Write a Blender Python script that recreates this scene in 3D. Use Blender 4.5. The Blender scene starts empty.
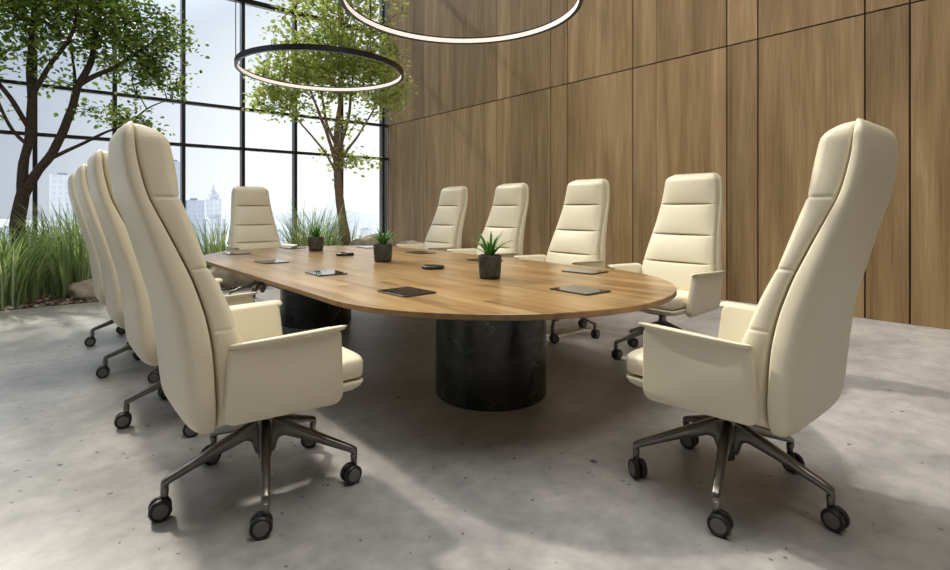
import bpy, math, random
from mathutils import Vector, noise, Matrix

# ------------------------------------------------------------------ set-up
K = 1.17                       # metres per plan unit (the eye stands at 1 unit)
scene = bpy.context.scene
C = scene.collection
V = Vector

cam_d = bpy.data.cameras.new('camera')
cam = bpy.data.objects.new('camera', cam_d)
C.objects.link(cam)
cam.location = (0, 0, 1.0 * K)
cam.rotation_euler = (math.radians(90), 0, -math.atan2(440, 523))
cam_d.sensor_width = 36
cam_d.lens = 36 * 523 / 950
cam_d.shift_y = -76 / 950
cam_d.clip_end = 2000
scene.camera = cam

scene.view_settings.view_transform = 'Standard'
scene.view_settings.look = 'None'
scene.view_settings.gamma = 1
scene.view_settings.use_curve_mapping = False
scene.view_settings.exposure = -0.08
try:
    scene.cycles.use_denoising = True
    scene.cycles.max_bounces = 10
    scene.cycles.transparent_max_bounces = 16
    scene.cycles.sample_clamp_indirect = 6
except Exception:
    pass

SUN_DIR = V((0.08, -0.64, -0.59)).normalized()      # the way the light travels


def make_world():
    w = bpy.data.worlds.new('sky')
    scene.world = w
    w.use_nodes = True
    nt = w.node_tree
    nt.nodes.clear()
    out = nt.nodes.new('ShaderNodeOutputWorld')
    bg = nt.nodes.new('ShaderNodeBackground')
    tc = nt.nodes.new('ShaderNodeTexCoord')
    sep = nt.nodes.new('ShaderNodeSeparateXYZ')
    nt.links.new(tc.outputs['Generated'], sep.inputs[0])
    el = nt.nodes.new('ShaderNodeValToRGB')
    e = el.color_ramp.elements
    e[0].position = 0.0
    e[0].color = (0.60, 0.64, 0.73, 1)
    e[1].position = 0.9
    e[1].color = (1.0, 1.0, 1.0, 1)
    m = el.color_ramp.elements.new(0.16)
    m.color = (0.60, 0.66, 0.77, 1)
    m = el.color_ramp.elements.new(0.36)
    m.color = (0.52, 0.62, 0.80, 1)
    m = el.color_ramp.elements.new(0.56)
    m.color = (1.0, 1.0, 1.0, 1)
    nt.links.new(sep.outputs['Z'], el.inputs[0])
    # hazy brightening towards the side the sun stands on
    dot = nt.nodes.new('ShaderNodeVectorMath')
    dot.operation = 'DOT_PRODUCT'
    dot.inputs[1].default_value = V((0.62, 0.75, -0.08)).normalized()
    nt.links.new(tc.outputs['Generated'], dot.inputs[0])
    mr = nt.nodes.new('ShaderNodeMapRange')
    mr.interpolation_type = 'SMOOTHSTEP'
    mr.inputs['From Min'].default_value = 0.71
    mr.inputs['From Max'].default_value = 0.97
    mr.inputs['To Min'].default_value = 0.0
    mr.inputs['To Max'].default_value = 1.0
    nt.links.new(dot.outputs['Value'], mr.inputs['Value'])
    mx = nt.nodes.new('ShaderNodeMixRGB')
    mx.blend_type = 'MIX'
    mx.inputs[2].default_value = (1.3, 1.32, 1.35, 1)
    nt.links.new(mr.outputs[0], mx.inputs[0])
    nt.links.new(el.outputs[0], mx.inputs[1])
    # unseen overhead sky brightened, glow added round the sun, to light the room
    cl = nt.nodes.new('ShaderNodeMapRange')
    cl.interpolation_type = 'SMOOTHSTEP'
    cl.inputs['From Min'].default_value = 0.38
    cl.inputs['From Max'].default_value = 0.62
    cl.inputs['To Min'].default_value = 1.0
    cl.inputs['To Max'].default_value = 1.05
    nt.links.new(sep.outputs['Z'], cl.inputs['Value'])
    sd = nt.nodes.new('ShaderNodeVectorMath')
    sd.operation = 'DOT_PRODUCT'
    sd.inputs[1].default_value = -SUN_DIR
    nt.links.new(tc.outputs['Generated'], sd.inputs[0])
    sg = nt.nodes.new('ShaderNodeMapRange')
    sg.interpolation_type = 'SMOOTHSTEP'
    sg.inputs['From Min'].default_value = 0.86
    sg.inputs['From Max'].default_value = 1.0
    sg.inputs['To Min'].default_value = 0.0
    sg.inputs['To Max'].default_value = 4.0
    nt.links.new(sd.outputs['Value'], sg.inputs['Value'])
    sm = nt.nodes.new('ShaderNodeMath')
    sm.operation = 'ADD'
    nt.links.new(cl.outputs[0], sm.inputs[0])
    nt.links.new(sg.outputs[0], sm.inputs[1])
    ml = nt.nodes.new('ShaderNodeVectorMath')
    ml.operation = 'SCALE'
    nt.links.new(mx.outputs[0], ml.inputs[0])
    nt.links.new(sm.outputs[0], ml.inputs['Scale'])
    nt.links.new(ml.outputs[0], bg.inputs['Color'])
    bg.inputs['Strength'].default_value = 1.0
    nt.links.new(bg.outputs[0], out.inputs[0])


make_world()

sun_d = bpy.data.lights.new('sun', 'SUN')
sun_d.energy = 7.4
sun_d.angle = math.radians(3.0)
sun_d.color = (1.0, 0.90, 0.76)
sun = bpy.data.objects.new('sun', sun_d)
C.objects.link(sun)
sun.rotation_euler = SUN_DIR.to_track_quat('-Z', 'Y').to_euler()
sun.location = (0, 20, 20)


# added soft light above the picture, brightens the right chairs and near floor
fill_d = bpy.data.lights.new('fill_light', 'AREA')
fill_d.shape = 'RECTANGLE'
fill_d.size = 1.6 * K
fill_d.size_y = 5.0 * K
fill_d.energy = 300
fill_d.color = (1.0, 0.95, 0.88)
fill_obj = bpy.data.objects.new('fill_light', fill_d)
C.objects.link(fill_obj)
fill_obj.location = (1.4 * K, 0.9 * K, 6.0 * K)


# ------------------------------------------------------------------ helpers
class MB:
    """collects geometry (plan units); build() links it as one mesh object"""

    def __init__(self):
        self.v, self.f, self.mi, self.tone = [], [], [], []

    def add(self, vs, fs, mi=0, tone=0.5):
        o = len(self.v)
        self.v += [tuple(p) for p in vs]
        for f in fs:
            self.f.append(tuple(i + o for i in f))
            self.mi.append(mi)
            self.tone.append(tone)
        return self

    def box(self, a, b, mi=0, tone=0.5, rot=None, at=None):
        x0, y0, z0 = a
        x1, y1, z1 = b
        vs = [V(p) for p in ((x0, y0, z0), (x1, y0, z0), (x1, y1, z0), (x0, y1, z0),
                             (x0, y0, z1), (x1, y0, z1), (x1, y1, z1), (x0, y1, z1))]
        if rot is not None:
            vs = [rot @ p + (at or V((0, 0, 0))) for p in vs]
        return self.add(vs, [(0, 3, 2, 1), (4, 5, 6, 7), (0, 1, 5, 4), (1, 2, 6, 5), (2, 3, 7, 6), (3, 0, 4, 7)], mi, tone)

    def rings(self, rings, mi=0, cap=True, closed=False):
        n = len(rings[0])
        vs = [p for r in rings for p in r]
        fs = []
        m = len(rings)
        for i in range(m if closed else m - 1):
            a, b = i * n, ((i + 1) % m) * n
            for j in range(n):
                k = (j + 1) % n
                fs.append((a + j, a + k, b + k, b + j))
        if cap and not closed:
            fs.append(tuple(range(n - 1, -1, -1)))
            fs.append(tuple((m - 1) * n + j for j in range(n)))
        return self.add(vs, fs, mi)

    def tube(self, pts, rads, n=8, mi=0, cap=True):
        pts = [V(p) for p in pts]
        if not isinstance(rads, (list, tuple)):
            rads = [rads] * len(pts)
        rings = []
        up = V((0.13, 0.31, 0.94)).normalized()
        for i, p in enumerate(pts):
            d = (pts[min(i + 1, len(pts) - 1)] - pts[max(i - 1, 0)]).normalized()
            if i == 0:
                a = d.cross(up)
                if a.length < 0.1:
                    a = d.cross(V((1, 0, 0)))
            else:
                a = a - d * a.dot(d)
            a.normalize()
            b = d.cross(a)
            rings.append([p + (a * math.cos(t) + b * math.sin(t)) * rads[i]
                          for t in (2 * math.pi * j / n for j in range(n))])
        return self.rings(rings, mi, cap)

    def lathe(self, prof, c=(0, 0, 0), axis='z', n=24, mi=0):
        """prof: (radius, height) pairs, closed by caps"""
        rings = []
        for r, h in prof:
            ring = []
            for j in range(n):
                t = 2 * math.pi * j / n
                x, y = r * math.cos(t), r * math.sin(t)
                p = {'z': (x, y, h), 'y': (x, h, -y), 'x': (h, x, y)}[axis]
                ring.append(V(p) + V(c))
            rings.append(ring)
        return self.rings(rings, mi)

    def prism(self, poly, z0, z1, mi=0):
        return self.rings([[V((x, y, z0)) for x, y in poly], [V((x, y, z1)) for x, y in poly]], mi)

    def build(self, name, mats, parent=None, loc=(0, 0, 0), smooth=40, bevel=None, rotz=0.0):
        me = bpy.data.meshes.new(name)
        me.from_pydata([(x * K, y * K, z * K) for x, y, z in self.v], [], self.f)
        if not isinstance(mats, (list, tuple)):
            mats = [mats]
        for m in mats:
            me.materials.append(m)
        me.polygons.foreach_set('material_index', self.mi)
        if len(set(self.tone)) > 1:
            at = me.attributes.new('tone', 'FLOAT', 'FACE')
            at.data.foreach_set('value', self.tone)
        if smooth:
            me.polygons.foreach_set('use_smooth', [True] * len(self.f))
            if smooth < 180:
                me.set_sharp_from_angle(angle=math.radians(smooth))
        me.update()
        o = bpy.data.objects.new(name, me)
        C.objects.link(o)
        o.location = V(loc) * K
        o.rotation_euler = (0, 0, rotz)
        if parent:
            o.parent = parent
        if bevel:
            b = o.modifiers.new('bevel', 'BEVEL')
            b.width = bevel * K
            b.segments = 3
            b.limit_method = 'ANGLE'
            b.angle_limit = math.radians(35)
            b.use_clamp_overlap = True
        return o


def tag(o, label=None, cat=None, group=None, kind=None):
    if label:
        o['label'] = label
    if cat:
        o['category'] = cat
    if group:
        o['group'] = group
    if kind:
        o['kind'] = kind
    return o


def empty(name, loc, rotz=0.0):
    o = bpy.data.objects.new(name, None)
    C.objects.link(o)
    o.location = V(loc) * K
    o.rotation_euler = (0, 0, rotz)
    return o


def copy_tree(o, parent=None):
    c = o.copy()
    C.objects.link(c)
    if parent:
        c.parent = parent
    for ch in [x for x in C.objects if x.parent == o]:
        copy_tree(ch, c)
    return c


# ------------------------------------------------------------------ materials
def new_mat(name):
    m = bpy.data.materials.new(name)
    m.use_nodes = True
    nt = m.node_tree
    b = nt.nodes['Principled BSDF']
    return m, nt, b


def N(nt, kind, **kw):
    n = nt.nodes.new(kind)
    for k, v in kw.items():
        if k in n.inputs:
            n.inputs[k].default_value = v
        else:
            setattr(n, k, v)
    return n


def ramp(nt, stops, src=None):
    r = nt.nodes.new('ShaderNodeValToRGB')
    els = r.color_ramp.elements
    while len(els) > 1:
        els.remove(els[-1])
    els[0].position = stops[0][0]
    els[0].color = (*stops[0][1], 1)
    for p, c in stops[1:]:
        e = els.new(p)
        e.color = (*c, 1)
    if src is not None:
        nt.links.new(src, r.inputs[0])
    return r


def coords(nt, scale=(1, 1, 1)):
    tc = nt.nodes.new('ShaderNodeTexCoord')
    mp = nt.nodes.new('ShaderNodeMapping')
    mp.inputs['Scale'].default_value = scale
    nt.links.new(tc.outputs['Object'], mp.inputs['Vector'])
    return mp.outputs[0]


def bump(nt, b, src, strength=0.2, dist=0.01):
    n = N(nt, 'ShaderNodeBump')
    n.inputs['Strength'].default_value = strength
    n.inputs['Distance'].default_value = dist
    nt.links.new(src, n.inputs['Height'])
    nt.links.new(n.outputs[0], b.inputs['Normal'])


def simple(name, col, rough=0.5, metal=0.0, spec=0.5, noise_amt=0.06, nscale=30.0, bmp=0.0):
    m, nt, b = new_mat(name)
    vec = coords(nt)
    nz = N(nt, 'ShaderNodeTexNoise', Scale=nscale, Detail=4.0)
    nt.links.new(vec, nz.inputs['Vector'])
    lo = tuple(c * (1 - noise_amt) for c in col)
    hi = tuple(min(1, c * (1 + noise_amt)) for c in col)
    r = ramp(nt, [(0.3, lo), (0.7, hi)], nz.outputs[0])
    nt.links.new(r.outputs[0], b.inputs['Base Color'])
    b.inputs['Roughness'].default_value = rough
    b.inputs['Metallic'].default_value = metal
    b.inputs['Specular IOR Level'].default_value = spec
    if bmp:
        bump(nt, b, nz.outputs[0], bmp, 0.004)
    return m


M = {}
M['leather'] = simple('cream_leather', (0.76, 0.695, 0.53), 0.42, 0, 0.35, 0.02, 160, 0.05)
M['gunmetal'] = simple('gunmetal', (0.23, 0.215, 0.20), 0.32, 0.95, 0.5, 0.08, 12)
M['chrome'] = simple('polished_aluminium', (0.62, 0.62, 0.62), 0.2, 1.0)
M['plastic'] = simple('dark_plastic', (0.018, 0.018, 0.018), 0.4)
M['hubcap'] = simple('grey_hubcap', (0.15, 0.148, 0.145), 0.45)
M['frame'] = simple('black_window_frame', (0.018, 0.019, 0.022), 0.3, 0.0, 0.8)
M['ring_black'] = simple('black_ring_housing', (0.012, 0.012, 0.012), 0.35)
M['screen'] = simple('black_glass', (0.012, 0.011, 0.011), 0.06, 0, 0.6)
M['tablet_case'] = simple('dark_case', (0.05, 0.045, 0.04), 0.3, 0.4)
M['plaster'] = simple('dark_plaster', (0.17, 0.155, 0.14), 0.8, 0, 0.2, 0.03, 4)  # walls out of view, darkened to cut bounced light
M['ceiling'] = simple('white_ceiling', (0.72, 0.71, 0.69), 0.85, 0, 0.2, 0.02, 4)
M['soil'] = simple('mulch', (0.10, 0.075, 0.055), 0.95, 0, 0.1, 0.5, 60, 0.6)
M['seam'] = simple('seam_shadow_gap', (0.014, 0.010, 0.008), 0.8)
M['hazed_ground'] = simple('hazed_ground', (0.74, 0.78, 0.83), 0.9, 0, 0.1, 0.10, 0.05)  # haze over the far ground is put into this colour
M['hill'] = simple('hazed_hill', (0.74, 0.81, 0.90), 0.9, 0, 0.1, 0.06, 0.02)  # haze over the far hills is put into this colour


def led():
    m, nt, b = new_mat('warm_white_led')
    b.inputs['Base Color'].default_value = (0.8, 0.78, 0.75, 1)
    b.inputs['Emission Color'].default_value = (1.0, 0.88, 0.78, 1)
    b.inputs['Emission Strength'].default_value = 0.6
    return m


M['led'] = led()


def glass():
    m, nt, b = new_mat('clear_window_glass')
    nt.nodes.remove(b)
    out = nt.nodes['Material Output']
    tr = N(nt, 'ShaderNodeBsdfTransparent')
    tr.inputs[0].default_value = (0.97, 0.985, 0.985, 1)
    gl = N(nt, 'ShaderNodeBsdfGlossy', Roughness=0.0)
    fr = N(nt, 'ShaderNodeFresnel', IOR=1.45)
    mx = N(nt, 'ShaderNodeMixShader')
    nt.links.new(fr.outputs[0], mx.inputs[0])
    nt.links.new(tr.outputs[0], mx.inputs[1])
    nt.links.new(gl.outputs[0], mx.inputs[2])
    nt.links.new(mx.outputs[0], out.inputs[0])
    return m


M['glass'] = glass()


def wood_wall():
    m, nt, b = new_mat('walnut_wall_panel')
    at = N(nt, 'ShaderNodeAttribute', attribute_name='tone')
    tc = nt.nodes.new('ShaderNodeTexCoord')
    # shift the grain on every board
    mul = N(nt, 'ShaderNodeMath', operation='MULTIPLY')
    mul.inputs[1].default_value = 37.0
    nt.links.new(at.outputs['Fac'], mul.inputs[0])
    comb = N(nt, 'ShaderNodeCombineXYZ')
    for i in range(3):
        nt.links.new(mul.outputs[0], comb.inputs[i])
    add = N(nt, 'ShaderNodeVectorMath', operation='ADD')
    nt.links.new(tc.outputs['Object'], add.inputs[0])
    nt.links.new(comb.outputs[0], add.inputs[1])
    mp = N(nt, 'ShaderNodeMapping')
    mp.inputs['Scale'].default_value = (1.0, 1.0, 0.07)
    nt.links.new(add.outputs[0], mp.inputs[0])
    big = N(nt, 'ShaderNodeTexNoise', Scale=5.5, Detail=6.0, Roughness=0.6, Distortion=0.5)
    nt.links.new(mp.outputs[0], big.inputs['Vector'])
    mp2 = N(nt, 'ShaderNodeMapping')
    mp2.inputs['Scale'].default_value = (1.0, 1.0, 0.025)
    nt.links.new(add.outputs[0], mp2.inputs[0])
    fine = N(nt, 'ShaderNodeTexNoise', Scale=70.0, Detail=5.0, Roughness=0.6)
    nt.links.new(mp2.outputs[0], fine.inputs['Vector'])
    r = ramp(nt, [(0.26, (0.23, 0.135, 0.058)), (0.44, (0.35, 0.225, 0.105)), (0.58, (0.43, 0.285, 0.142)),
                  (0.75, (0.55, 0.385, 0.205))], big.outputs[0])
    f2 = ramp(nt, [(0.3, (0.78, 0.77, 0.75)), (0.7, (1.12, 1.12, 1.12))], fine.outputs[0])
    mx = N(nt, 'ShaderNodeMixRGB', blend_type='MULTIPLY')
    mx.inputs[0].default_value = 1
    nt.links.new(r.outputs[0], mx.inputs[1])
    nt.links.new(f2.outputs[0], mx.inputs[2])
    tn = ramp(nt, [(0.0, (0.76, 0.745, 0.73)), (1.0, (1.14, 1.14, 1.14))], at.outputs['Fac'])
    mx2 = N(nt, 'ShaderNodeMixRGB', blend_type='MULTIPLY')
    mx2.inputs[0].default_value = 1
    nt.links.new(mx.outputs[0], mx2.inputs[1])
    nt.links.new(tn.outputs[0], mx2.inputs[2])
    nt.links.new(mx2.outputs[0], b.inputs['Base Color'])
    b.inputs['Roughness'].default_value = 0.5
    b.inputs['Specular IOR Level'].default_value = 0.35
    bump(nt, b, fine.outputs[0], 0.08, 0.003)
    return m


M['wood_wall'] = wood_wall()


def wood_table():
    m, nt, b = new_mat('walnut_table_veneer')
    tc = nt.nodes.new('ShaderNodeTexCoord')
    mp = N(nt, 'ShaderNodeMapping')
    mp.inputs['Scale'].default_value = (1.0, 0.05, 1.0)
    nt.links.new(tc.outputs['Object'], mp.inputs[0])
    # boards: a random tone every 0.11 m across, broken along the length
    br = N(nt, 'ShaderNodeTexBrick')
    br.inputs['Scale'].default_value = 1.0
    br.inputs['Mortar Size'].default_value = 0.0
    br.inputs['Brick Width'].default_value = 1.9
    br.inputs['Row Height'].default_value = 0.115
    br.inputs['Color1'].default_value = (0, 0, 0, 1)
    br.inputs['Color2'].default_value = (1, 1, 1, 1)
    rot = N(nt, 'ShaderNodeMapping')
    rot.inputs['Rotation'].default_value = (0, 0, math.radians(90))
    nt.links.new(tc.outputs['Object'], rot.inputs[0])
    nt.links.new(rot.outputs[0], br.inputs['Vector'])
    sc = N(nt, 'ShaderNodeVectorMath', operation='SCALE')
    sc.inputs['Scale'].default_value = 3.0
    nt.links.new(br.outputs['Color'], sc.inputs[0])
    add = N(nt, 'ShaderNodeVectorMath', operation='ADD')
    nt.links.new(mp.outputs[0], add.inputs[0])
    nt.links.new(sc.outputs[0], add.inputs[1])
    big = N(nt, 'ShaderNodeTexNoise', Scale=9.0, Detail=6.0, Roughness=0.6, Distortion=0.4)
    nt.links.new(add.outputs[0], big.inputs['Vector'])
    fine = N(nt, 'ShaderNodeTexNoise', Scale=90.0, Detail=4.0, Roughness=0.6)
    nt.links.new(mp.outputs[0], fine.inputs['Vector'])
    r = ramp(nt, [(0.30, (0.20, 0.112, 0.040)), (0.46, (0.33, 0.20, 0.080)), (0.58, (0.43, 0.28, 0.122)),
                  (0.72, (0.55, 0.365, 0.19))], big.outputs[0])
    f2 = ramp(nt, [(0.3, (0.82, 0.8, 0.78)), (0.7, (1.1, 1.1, 1.1))], fine.outputs[0])
    mx = N(nt, 'ShaderNodeMixRGB', blend_type='MULTIPLY')
    mx.inputs[0].default_value = 1
    nt.links.new(r.outputs[0], mx.inputs[1])
    nt.links.new(f2.outputs[0], mx.inputs[2])
    tn = ramp(nt, [(0.0, (0.82, 0.8, 0.78)), (1.0, (1.08, 1.08, 1.08))], br.outputs['Color'])
    mx2 = N(nt, 'ShaderNodeMixRGB', blend_type='MULTIPLY')
    mx2.inputs[0].default_value = 1
    nt.links.new(mx.outputs[0], mx2.inputs[1])
    nt.links.new(tn.outputs[0], mx2.inputs[2])
    nt.links.new(mx2.outputs[0], b.inputs['Base Color'])
    b.inputs['Roughness'].default_value = 0.30
    b.inputs['Specular IOR Level'].default_value = 0.55
    bump(nt, b, fine.outputs[0], 0.05, 0.002)
    return m


M['wood_table'] = wood_table()
M['edge_band'] = simple('walnut_edge_band', (0.23, 0.135, 0.062), 0.45, 0, 0.4, 0.22, 18)


def concrete():
    m, nt, b = new_mat('polished_concrete')
    vec = coords(nt)
    big = N(nt, 'ShaderNodeTexNoise', Scale=0.9, Detail=8.0, Roughness=0.62, Distortion=0.3)
    mid = N(nt, 'ShaderNodeTexNoise', Scale=9.0, Detail=6.0, Roughness=0.65)
    for n in (big, mid):
        nt.links.new(vec, n.inputs['Vector'])
    r1 = ramp(nt, [(0.34, (0.265, 0.26, 0.262)), (0.5, (0.37, 0.36, 0.352)), (0.66, (0.48, 0.465, 0.45))], big.outputs[0])
    r2 = ramp(nt, [(0.3, (0.80, 0.80, 0.80)), (0.7, (1.18, 1.17, 1.16))], mid.outputs[0])
    mx = N(nt, 'ShaderNodeMixRGB', blend_type='MULTIPLY')
    mx.inputs[0].default_value = 1
    nt.links.new(r1.outputs[0], mx.inputs[1])
    nt.links.new(r2.outputs[0], mx.inputs[2])
    # pits: small dark irregular specks
    warp = N(nt, 'ShaderNodeTexNoise', Scale=40.0, Detail=3.0)
    nt.links.new(vec, warp.inputs['Vector'])
    ws = N(nt, 'ShaderNodeVectorMath', operation='SCALE')
    ws.inputs['Scale'].default_value = 0.035
    nt.links.new(warp.outputs['Color'], ws.inputs[0])
    wa = N(nt, 'ShaderNodeVectorMath', operation='ADD')
    nt.links.new(vec, wa.inputs[0])
    nt.links.new(ws.outputs[0], wa.inputs[1])
    pits = []
    for scl, thr in ((8.0, 0.13), (20.0, 0.16)):
        vo = N(nt, 'ShaderNodeTexVoronoi', Scale=scl, Randomness=1.0)
        nt.links.new(wa.outputs[0], vo.inputs['Vector'])
        sx = N(nt, 'ShaderNodeSeparateXYZ')
        nt.links.new(vo.outputs['Color'], sx.inputs[0])
        # only some cells hold a pit, of a random size
        mr = N(nt, 'ShaderNodeMapRange')
        mr.inputs['From Min'].default_value = 0.55
        mr.inputs['From Max'].default_value = 1.0
        mr.inputs['To Min'].default_value = 0.0
        mr.inputs['To Max'].default_value = thr
        nt.links.new(sx.outputs[0], mr.inputs['Value'])
        lt = N(nt, 'ShaderNodeMath', operation='LESS_THAN')
        nt.links.new(vo.outputs['Distance'], lt.inputs[0])
        nt.links.new(mr.outputs[0], lt.inputs[1])
        pits.append(lt)
    mxm = N(nt, 'ShaderNodeMath', operation='MAXIMUM')
    nt.links.new(pits[0].outputs[0], mxm.inputs[0])
    nt.links.new(pits[1].outputs[0], mxm.inputs[1])
    pm = N(nt, 'ShaderNodeMixRGB')
    pm.inputs[2].default_value = (0.085, 0.078, 0.07, 1)
    pf = N(nt, 'ShaderNodeMath', operation='MULTIPLY')
    pf.inputs[1].default_value = 0.9
    nt.links.new(mxm.outputs[0], pf.inputs[0])
    nt.links.new(pf.outputs[0], pm.inputs[0])
    nt.links.new(mx.outputs[0], pm.inputs[1])
    nt.links.new(pm.outputs[0], b.inputs['Base Color'])
    rr = N(nt, 'ShaderNodeMapRange')
    rr.inputs['To Min'].default_value = 0.28
    rr.inputs['To Max'].default_value = 0.52
    nt.links.new(mid.outputs[0], rr.inputs['Value'])
    nt.links.new(rr.outputs[0], b.inputs['Roughness'])
    b.inputs['Specular IOR Level'].default_value = 0.45
    bump(nt, b, mid.outputs[0], 0.06, 0.004)
    return m


M['concrete'] = concrete()


def marble():
    m, nt, b = new_mat('black_veined_marble')
    vec = coords(nt)
    wn = N(nt, 'ShaderNodeTexNoise', Scale=2.2, Detail=7.0, Roughness=0.6)
    nt.links.new(vec, wn.inputs['Vector'])
    ws = N(nt, 'ShaderNodeVectorMath', operation='SCALE')
    ws.inputs['Scale'].default_value = 0.55
    nt.links.new(wn.outputs['Color'], ws.inputs[0])
    wa = N(nt, 'ShaderNodeVectorMath', operation='ADD')
    nt.links.new(vec, wa.inputs[0])
    nt.links.new(ws.outputs[0], wa.inputs[1])
    vo = N(nt, 'ShaderNodeTexVoronoi', feature='DISTANCE_TO_EDGE', Scale=2.6)
    nt.links.new(wa.outputs[0], vo.inputs['Vector'])
    vein = ramp(nt, [(0.0, (1, 1, 1)), (0.012, (0.25, 0.25, 0.25)), (0.04, (0, 0, 0))], vo.outputs['Distance'])
    mask = N(nt, 'ShaderNodeTexNoise', Scale=3.5, Detail=3.0)
    nt.links.new(vec, mask.inputs['Vector'])
    mk = ramp(nt, [(0.45, (0, 0, 0)), (0.7, (0.6, 0.6, 0.6))], mask.outputs[0])
    fac = N(nt, 'ShaderNodeMixRGB', blend_type='MULTIPLY')
    fac.inputs[0].default_value = 1
    nt.links.new(vein.outputs[0], fac.inputs[1])
    nt.links.new(mk.outputs[0], fac.inputs[2])
    cl = N(nt, 'ShaderNodeTexNoise', Scale=5.0, Detail=8.0, Roughness=0.7, Distortion=1.0)
    nt.links.new(vec, cl.inputs['Vector'])
    base = ramp(nt, [(0.35, (0.012, 0.013, 0.013)), (0.55, (0.028, 0.03, 0.029)), (0.75, (0.07, 0.072, 0.068))], cl.outputs[0])
    mx = N(nt, 'ShaderNodeMixRGB')
    nt.links.new(fac.outputs[0], mx.inputs[0])
    nt.links.new(base.outputs[0], mx.inputs[1])
    mx.inputs[2].default_value = (0.35, 0.34, 0.32, 1)
    nt.links.new(mx.outputs[0], b.inputs['Base Color'])
    b.inputs['Roughness'].default_value = 0.22
    return m


M['marble'] = marble()


def island(name, cols, rough=0.6, transl=0.0, spec=0.12, zgrad=None):
    """a colour per loose piece; optionally lets light through (leaves, blades)"""
    m, nt, b = new_mat(name)
    g = N(nt, 'ShaderNodeNewGeometry')
    n = len(cols)
    r = ramp(nt, [(i / max(1, n - 1), c) for i, c in enumerate(cols)], g.outputs['Random Per Island'])
    nt.links.new(r.outputs[0], b.inputs['Base Color'])
    b.inputs['Roughness'].default_value = rough
    b.inputs['Specular IOR Level'].default_value = spec
    if transl:
        out = nt.nodes['Material Output']
        t = N(nt, 'ShaderNodeBsdfTranslucent')
        br = N(nt, 'ShaderNodeMixRGB', blend_type='MULTIPLY')
        br.inputs[0].default_value = 1
        br.inputs[2].default_value = (1.15, 1.2, 0.75, 1)
        nt.links.new(r.outputs[0], br.inputs[1])
        nt.links.new(br.outputs[0], t.inputs[0])
        mx = N(nt, 'ShaderNodeMixShader')
        mx.inputs[0].default_value = transl
        nt.links.new(b.outputs[0], mx.inputs[1])
        nt.links.new(t.outputs[0], mx.inputs[2])
        nt.links.new(mx.outputs[0], out.inputs[0])
    return m


M['leaf_a'] = island('dark_green_leaves', [(0.09, 0.15, 0.03), (0.19, 0.28, 0.06), (0.36, 0.45, 0.13)], 0.5, 0.45)
M['leaf_b'] = island('pale_green_leaves', [(0.32, 0.40, 0.11), (0.48, 0.55, 0.20), (0.64, 0.68, 0.34)], 0.5, 0.5)
M['blade'] = island('grass_blades', [(0.13, 0.22, 0.07), (0.30, 0.40, 0.19), (0.56, 0.63, 0.42), (0.22, 0.33, 0.13)], 0.5, 0.4)
M['aloe'] = island('succulent_leaves', [(0.07, 0.24, 0.06), (0.14, 0.38, 0.11), (0.26, 0.50, 0.22)], 0.4, 0.25)
M['pebble'] = island('pebbles', [(0.26, 0.20, 0.16), (0.42, 0.35, 0.29), (0.20, 0.15, 0.12), (0.55, 0.47, 0.40)], 0.8)
M['bark_a'] = simple('dark_bark', (0.070, 0.055, 0.042), 0.9, 0, 0.2, 0.35, 25, 0.6)
M['bark_b'] = simple('brown_bark', (0.26, 0.19, 0.135), 0.9, 0, 0.2, 0.3, 25, 0.6)
M['rock'] = simple('pale_boulder', (0.42, 0.36, 0.28), 0.9, 0, 0.2, 0.28, 7, 0.7)
M['stone_pot'] = simple('dark_stone_pot', (0.075, 0.078, 0.07), 0.6, 0, 0.3, 0.45, 22, 0.2)


def facade(name, wall, win, sx, sz):
    m, nt, b = new_mat(name)
    tc = nt.nodes.new('ShaderNodeTexCoord')
    sep = N(nt, 'ShaderNodeSeparateXYZ')
    nt.links.new(tc.outputs['Object'], sep.inputs[0])
    add = N(nt, 'ShaderNodeMath', operation='ADD')
    nt.links.new(sep.outputs[0], add.inputs[0])
    nt.links.new(sep.outputs[1], add.inputs[1])
    ms = []
    for src, per, lo in ((add.outputs[0], sx, 0.45), (sep.outputs[2], sz, 0.4)):
        d = N(nt, 'ShaderNodeMath', operation='DIVIDE')
        d.inputs[1].default_value = per
        nt.links.new(src, d.inputs[0])
        fr = N(nt, 'ShaderNodeMath', operation='FRACT')
        nt.links.new(d.outputs[0], fr.inputs[0])
        g = N(nt, 'ShaderNodeMath', operation='GREATER_THAN')
        g.inputs[1].default_value = lo
        nt.links.new(fr.outputs[0], g.inputs[0])
        ms.append(g)
    mu = N(nt, 'ShaderNodeMath', operation='MULTIPLY')
    nt.links.new(ms[0].outputs[0], mu.inputs[0])
    nt.links.new(ms[1].outputs[0], mu.inputs[1])
    mx = N(nt, 'ShaderNodeMixRGB')
    nt.links.new(mu.outputs[0], mx.inputs[0])
    mx.inputs[1].default_value = (*wall, 1)
    mx.inputs[2].default_value = (*win, 1)
    nt.links.new(mx.outputs[0], b.inputs['Base Color'])
    b.inputs['Roughness'].default_value = 0.6
    return m


M['tower_haze_pale'] = facade('hazed_pale_facade', (0.80, 0.84, 0.90), (0.70, 0.75, 0.83), 1.3, 1.5)  # distance haze is put into these facade colours
M['tower_haze_blue'] = facade('hazed_blue_facade', (0.60, 0.66, 0.76), (0.53, 0.60, 0.71), 1.2, 1.4)
M['tower_haze_grey'] = facade('hazed_grey_facade', (0.72, 0.77, 0.84), (0.62, 0.68, 0.77), 1.6, 1.6)

# ------------------------------------------------------------------ room shell
XW, YW = 5.80, 9.78            # inner faces of the wooden wall and of the window wall
XL, YB, ZC = -5.2, -4.0, 10.0
BED = 6.93

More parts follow.
